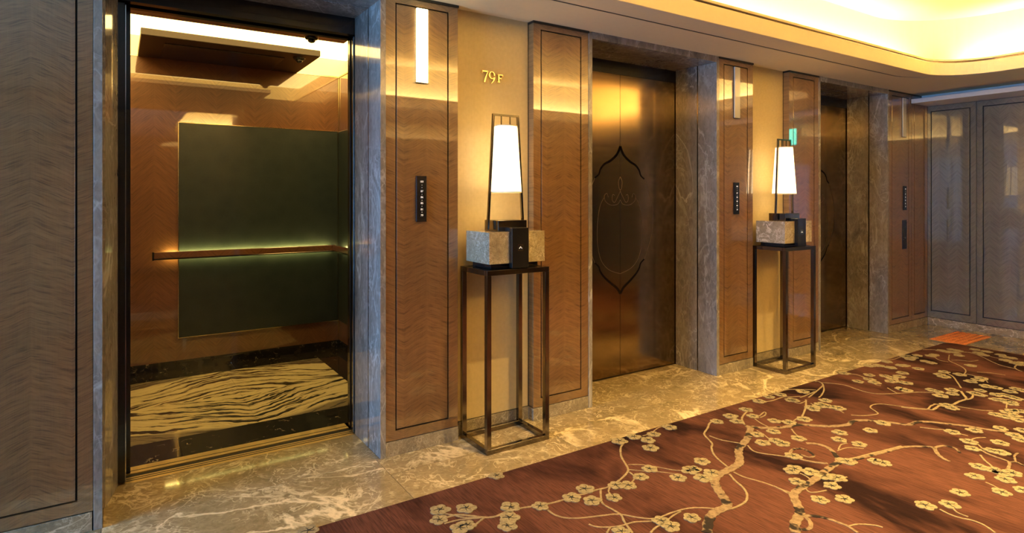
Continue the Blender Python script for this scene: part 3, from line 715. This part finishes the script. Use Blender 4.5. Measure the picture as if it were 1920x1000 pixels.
FLOW = """578,996 825,957 874,954 823,976 957,952 955,972 951,987 863,991 1013,950 876,986
1097,918 1072,934 1110,940 931,893 1155,911 1161,828 1189,820 1215,826 1226,815 1256,802 1220,841 1218,880 1201,895 1178,911 1151,934
1272,897 1294,883 1300,881 1316,866 1318,897 1335,888 1240,978 1258,988 1297,972 1165,998
1344,791 1370,781 1382,791 1399,769 1412,781 1423,753 1442,745 1464,741 1484,751 1452,790 1480,793 1450,810 1420,816 1430,831 1454,827 1466,832 1497,823 1487,856
1490,880 1484,884 1495,904 1520,886 1547,894 1570,897 1560,912 1537,938 1583,937 1588,866
1508,787 1540,759 1548,752 1536,762 1521,765 1572,766 1525,768 1553,763 1577,699 1487,751
1505,735 1575,812 1573,825 1611,834 1655,794 1632,808 1655,869 1642,866
1609,716 1630,712 1640,718 1630,704 1660,706 1670,716 1672,710 1692,700 1690,730 1690,717 1686,707 1648,686 1670,690 1663,679 1628,686 1690,686 1698,670
1700,668 1712,671 1720,667 1706,674 1745,668 1752,666 1746,681 1734,678 1765,658 1775,660 1785,656 1792,662 1798,667 1796,658
1696,686 1722,692 1828,656 1834,662 1850,660 1844,666 1876,666 1884,670 1885,676 1896,672 1903,681 1911,684 1916,681
1820,686 1770,698 1762,703 1770,707 1800,703 1834,713 1840,710 1820,716 1850,725 1868,728 1838,733 1826,738 1836,741 1746,732 1758,735 1785,732 1785,739 1764,743 1775,761 1785,766
1700,719 1699,733 1894,735 1905,730 1917,733 1869,741 1880,741 1868,750 1882,752 1898,755 1895,745 1905,748 1896,758 1867,778 1884,782 1888,774 1903,780 1900,772 1914,772 1912,789
1786,811 1827,808 1876,804 1817,829 1824,842 1875,831 1860,846 1875,849 1836,876 1865,883 1880,888 1885,900 1828,894 1878,924 1780,947 1735,949 1800,925 1917,920 1903,818 1918,808 1916,826 1898,888"""
BR = [  # (width in m at start, at end, material, photo pixels on the carpet)
 (.016, .012, 'twig', "823,976 835,972 857,966 882,968 909,971 930,969 950,960 975,954 1000,950 1025,946 1053,939 1075,930 1095,927 1120,919 1140,914 1160,902 1175,888 1177,878 1165,857 1164,840 1171,830"),
 (.012, .009, 'twig', "834,964 850,967 875,972 908,971"), (.010, .010, 'twig', "833,983 860,976 890,973 908,971"), (.010, .012, 'twig', "888,988 900,978 908,972"),
 (.012, .010, 'twig', "1027,957 1040,966 1062,972 1090,972 1125,968 1160,965 1195,971 1228,973 1260,962 1290,954 1320,953 1342,955"),
 (.011, .012, 'twig', "1126,918 1127,935 1131,946 1150,957 1164,966 1171,980 1186,1000"),
 (.010, .010, 'twig', "1104,984 1120,989 1150,989 1172,985 1190,980 1225,978 1232,974"), (.011, .009, 'twig', "1220,1000 1230,990 1245,982 1262,968 1277,960"),
 (.011, .008, 'twig', "1146,910 1141,922 1148,930"), (.008, .007, 'twig', "1178,872 1200,872 1230,876 1262,882 1285,884"), (.008, .006, 'twig', "1178,881 1205,884 1240,886 1270,890"),
 (.011, .008, 'twig', "1180,886 1190,896 1184,906"), (.008, .008, 'twig', "1205,818 1220,813 1234,803 1242,797"), (.010, .010, 'twig', "1138,1000 1144,990"),
 # main bough
 (.050, .052, 'bough', "1326,1000 1328,980 1336,965 1350,957 1364,950 1358,936 1348,922 1341,909 1340,900 1348,891 1362,884 1378,876 1386,870"),
 (.050, .046, 'bough', "1386,872 1387,862 1385,850 1386,842 1394,832 1402,822 1406,810 1407,800"),
 (.040, .030, 'bough', "1397,800 1410,801 1425,803 1450,803 1475,801 1500,797 1530,799 1560,800 1590,797 1600,790 1625,789 1655,791 1690,796 1705,797 1720,792 1745,792 1780,796 1815,800 1850,806 1885,811 1912,815"),
 (.012, .013, 'twig', "1364,876 1348,863 1338,852 1334,840 1335,832 1322,818 1321,812 1327,803 1330,795 1336,790"), (.009, .009, 'twig', "1330,818 1350,825 1370,829 1388,832"),
 (.012, .013, 'twig', "1368,890 1378,902 1392,914 1400,926 1400,938 1392,946 1375,954 1364,955"), (.010, .010, 'twig', "1376,886 1395,895 1420,902 1445,910 1465,919 1480,926 1496,924"),
 (.011, .010, 'twig', "1402,836 1412,846 1430,851 1460,855 1485,859 1520,866"), (.014, .012, 'twig', "1396,797 1391,786 1396,777 1402,772"),
 (.010, .010, 'twig', "1425,784 1434,780 1436,775 1432,774 1424,781"), (.009, .009, 'twig', "1419,808 1430,814 1440,822 1450,829"), (.009, .008, 'twig', "1415,786 1428,795 1445,803"),
 (.011, .010, 'twig', "1435,754 1448,752 1460,748 1470,745 1485,745 1500,744"), (.010, .010, 'twig', "1444,742 1455,736 1470,730 1500,731 1530,732"), (.010, .009, 'twig', "1490,755 1500,757 1510,753"),
 (.012, .012, 'twig', "1524,715 1535,716 1543,722 1536,730 1530,735 1520,743 1516,746"), (.012, .010, 'twig', "1543,722 1545,732 1540,742 1535,746"),
 (.011, .012, 'twig', "1500,746 1512,742 1528,735"), (.014, .012, 'twig', "1511,750 1511,762 1507,775 1501,786"), (.010, .012, 'twig', "1480,800 1488,790 1500,783"),
 (.009, .008, 'twig', "1540,718 1565,720 1585,723 1605,730 1625,736 1645,739 1670,739 1690,738"), (.009, .008, 'twig', "1520,757 1530,763 1540,768"), (.009, .009, 'twig', "1565,769 1575,771 1582,775"),
 (.011, .009, 'twig', "1596,779 1620,780 1645,777 1642,772 1632,765 1636,760 1650,758 1670,760 1700,764 1730,767 1750,769"),
 (.010, .009, 'twig', "1586,701 1605,703 1620,708 1632,714 1642,722 1652,724"), (.008, .008, 'twig', "1664,728 1678,736 1688,738 1720,736 1750,737"), (.009, .008, 'twig', "1662,676 1672,675 1680,673 1700,666"),
 # second bough, loop and twisting stems
 (.050, .040, 'bough', "1492,1000 1490,985 1496,972 1500,960 1494,945 1488,930 1496,920 1512,910 1530,898 1548,884 1562,874 1572,868"),
 (.030, .024, 'bough', "1572,868 1568,856 1560,846 1548,838 1530,833 1512,832"), (.026, .020, 'bough', "1576,868 1595,865 1620,858 1645,852 1668,846 1690,840 1715,838 1745,839 1752,842"),
 (.016, .012, 'twig', "1578,862 1600,860 1630,852 1655,846 1690,837"), (.024, .020, 'bough', "1752,841 1758,852 1768,860 1780,866"), (.022, .016, 'bough', "1752,841 1765,837 1780,838 1793,843 1800,850"),
 (.022, .018, 'bough', "1552,870 1530,868 1505,863 1488,856 1482,850 1488,843 1505,842"), (.016, .014, 'bough', "1505,842 1518,848 1526,856 1515,858 1500,852"),
 (.022, .020, 'bough', "1485,985 1490,975 1502,968 1512,972 1520,982 1518,992 1505,994 1492,990"), (.024, .014, 'bough', "1510,968 1530,969 1550,973 1570,980 1590,988 1608,1000"),
 (.010, .010, 'twig', "1450,912 1480,924 1500,924"), (.010, .009, 'twig', "1500,888 1512,894 1522,902"), (.010, .010, 'twig', "1545,914 1560,908 1575,900 1588,895"), (.010, .009, 'twig', "1504,905 1515,922 1530,924 1550,920"),
 (.009, .009, 'twig', "1572,844 1577,835 1588,832"), (.008, .008, 'twig', "1570,846 1590,840 1620,842"), (.011, .009, 'twig', "1484,805 1490,813 1498,820"), (.010, .010, 'twig', "1590,988 1610,984 1640,986 1655,990"),
 (.010, .009, 'twig', "1725,802 1750,805 1770,807 1790,812 1815,818"), (.010, .010, 'twig', "1820,826 1830,822 1848,821"), (.011, .010, 'twig', "1810,828 1830,832 1842,842"),
 (.016, .016, 'bough', "1842,846 1850,851 1868,858 1885,864 1893,870 1890,880"), (.012, .011, 'twig', "1838,854 1846,864 1856,872 1862,878"), (.014, .016, 'bough', "1893,868 1905,867 1915,872 1925,876"), (.012, .012, 'bough', "1905,868 1902,856 1910,850"),
 (.011, .010, 'twig', "1762,956 1780,965 1800,972 1820,976 1840,983 1855,992 1866,1000"), (.009, .009, 'twig', "1785,952 1795,962 1815,970"), (.010, .008, 'twig', "1848,905 1860,910 1875,918"),
 # far boughs
 (.013, .012, 'twig', "1690,764 1715,767 1738,768 1745,762 1755,758"), (.014, .012, 'twig', "1750,768 1758,763"), (.018, .016, 'twig', "1738,768 1750,769 1760,762 1765,762"),
 (.020, .018, 'twig', "1788,759 1797,754 1806,751 1812,748 1806,740 1802,734"), (.016, .014, 'twig', "1812,750 1822,747 1824,740 1818,736"), (.012, .012, 'twig', "1750,758 1770,760 1788,759"),
 (.008, .008, 'twig', "1790,762 1815,766 1840,770 1862,771"), (.012, .011, 'twig', "1802,728 1794,716 1786,706 1770,698"), (.010, .010, 'twig', "1808,702 1811,696 1806,690 1795,684 1780,677 1779,672 1780,666"),
 (.009, .008, 'twig', "1784,676 1800,676 1820,678 1834,676"), (.010, .008, 'twig', "1725,655 1745,656 1760,657 1790,660 1820,662 1842,670 1858,678 1875,685 1895,690 1905,692"),
 (.010, .009, 'twig', "1752,670 1762,676 1778,679"), (.008, .008, 'twig', "1845,666 1865,671 1890,676"), (.013, .012, 'twig', "1912,682 1903,688 1906,693 1916,697"), (.008, .008, 'twig', "1812,702 1830,706 1846,712 1852,718"),
 (.008, .008, 'twig', "1832,698 1860,700 1885,704"), (.009, .009, 'twig', "1887,766 1888,758 1892,750"),
]
onc = lambda p: XL < p.x < car_x1 - .02 and p.y < CY1 - .012
rnd = random.Random(5); nf = 0
for q in FLOW.split():
    x, y = map(float, q.split(',')); p = floor_pt(x, y, CT)
    if not onc(p + Vector((0, 0, 0))): p.y = min(p.y, CY1 - .02); p.x = min(p.x, car_x1 - .03)
    me, m2 = BL[nf % 5]; s = rnd.uniform(.76, .92)
    o = bpy.data.objects.new('blossom', me); COL.objects.link(o); o.parent = carpet; o.location = (p.x, p.y, CT); o.rotation_euler.z = rnd.uniform(0, 6.28); o.scale = (s, s, 1)
    if y > 690:
        c = bpy.data.objects.new('stamens', m2); COL.objects.link(c); c.parent = o
    nf += 1
for k, (w0, w1, mt, px) in enumerate(BR):
    P = [floor_pt(*map(float, q.split(',')), CT) for q in px.split()]
    P = [Vector((min(p.x, car_x1 - .02), min(p.y, CY1 - .015))) for p in P]
    Q = smooth_path(P, 5); n = len(Q)
    ws = [.85 * (w0 + (w1 - w0) * i / (n - 1)) * (1 + .12 * math.sin(i * 1.7 + k)) for i in range(n)]
    h = .0014 + .00035 * (k % 4) if mt == 'twig' else .0020 + .0003 * (k % 3)
    obj('bough' if mt == 'bough' else 'twig', ribbon(nb(), Q, ws, CT - .0005, CT + h), mt, carpet)

# ------------------------------------------------------------------ tactile tiles
stud_me = None
for k in range(2):
    x0 = 6.70 + .312 * k
    t = obj('tactile_tile', box(0, .308, 0, .30, 0, .004, bev=.001), 'orange', loc=(x0, -.64, 0))
    tag(t, 'orange studded tactile floor tile ' + ('touching the carpet corner' if k == 0 else 'nearer the right-hand wall'), 'floor tile', 'orange tactile tiles')
    for i in range(6):
        for j in range(6):
            if stud_me is None:
                s = obj('stud', lathe(nb(), [(.017, 0), (.014, .004), (.010, .0055)], n=10), 'orange', t); stud_me = s.data
            else:
                s = bpy.data.objects.new('stud', stud_me); COL.objects.link(s); s.parent = t
            s.location = (.029 + .05 * i, .025 + .05 * j, .004)

# ------------------------------------------------------------------ ceiling fittings, exit sign
def downlight(x, y, label):
    t = thing('downlight', label, 'light', (x, y, ZC), 'recessed ceiling downlights')
    obj('rim', lathe(nb(), [(.05, 0), (.052, -.004), (.036, -.007), (.034, -.004)], n=28), 'chrome', t, smooth=True); obj('baffle', lathe(nb(), [(.033, -.0045), (.028, -.0055)], n=24), 'dark', t)
    l = bpy.data.lights.new('downlight_beam', 'SPOT'); l.energy = 230; l.color = (1, .70, .27); l.spot_size = R(84); l.spot_blend = .9; l.shadow_soft_size = .03
    o = bpy.data.objects.new('downlight_beam', l); COL.objects.link(o); o.parent = t; o.location = (0, 0, -.02)
q = floor_pt(1838, 64, ZC); downlight(q.x, q.y, 'small bright recessed downlight in the ceiling above the carpet corner')
for x, w1 in ((5.0, 'the farther lamp stand'), (3.6, 'the arch-etched lift doors'), (2.2, 'the 79F niche')):  # two rows added out of view to brighten the floor and carpet
    downlight(x, -1.55, 'added unseen downlight over the carpet in front of ' + w1)
    downlight(x, -2.9, 'added unseen downlight near the opposite wall, level with ' + w1)
q = floor_pt(1835, 40, ZC)
t = thing('sprinkler_cover', 'small flat cover disc in the upper ceiling beside the downlight', 'ceiling fitting', (q.x, q.y, ZC))
obj('disc', lathe(nb(), [(.045, 0), (.045, -.004), (.03, -.008)], n=28), 'paint', t); obj('slot', box(-.025, .025, -.006, .006, -.0095, -.008), 'bronze_dark', t)
t = thing('exit_sign', 'green lit exit sign high on the right-hand wall', 'sign', (XR, -1.60, 2.08))
obj('housing', box(-.05, -.001, -.10, .10, 0, .23, bev=.003), 'white', t); obj('face', box(-.053, -.050, -.09, .09, .01, .22), 'teal', t)
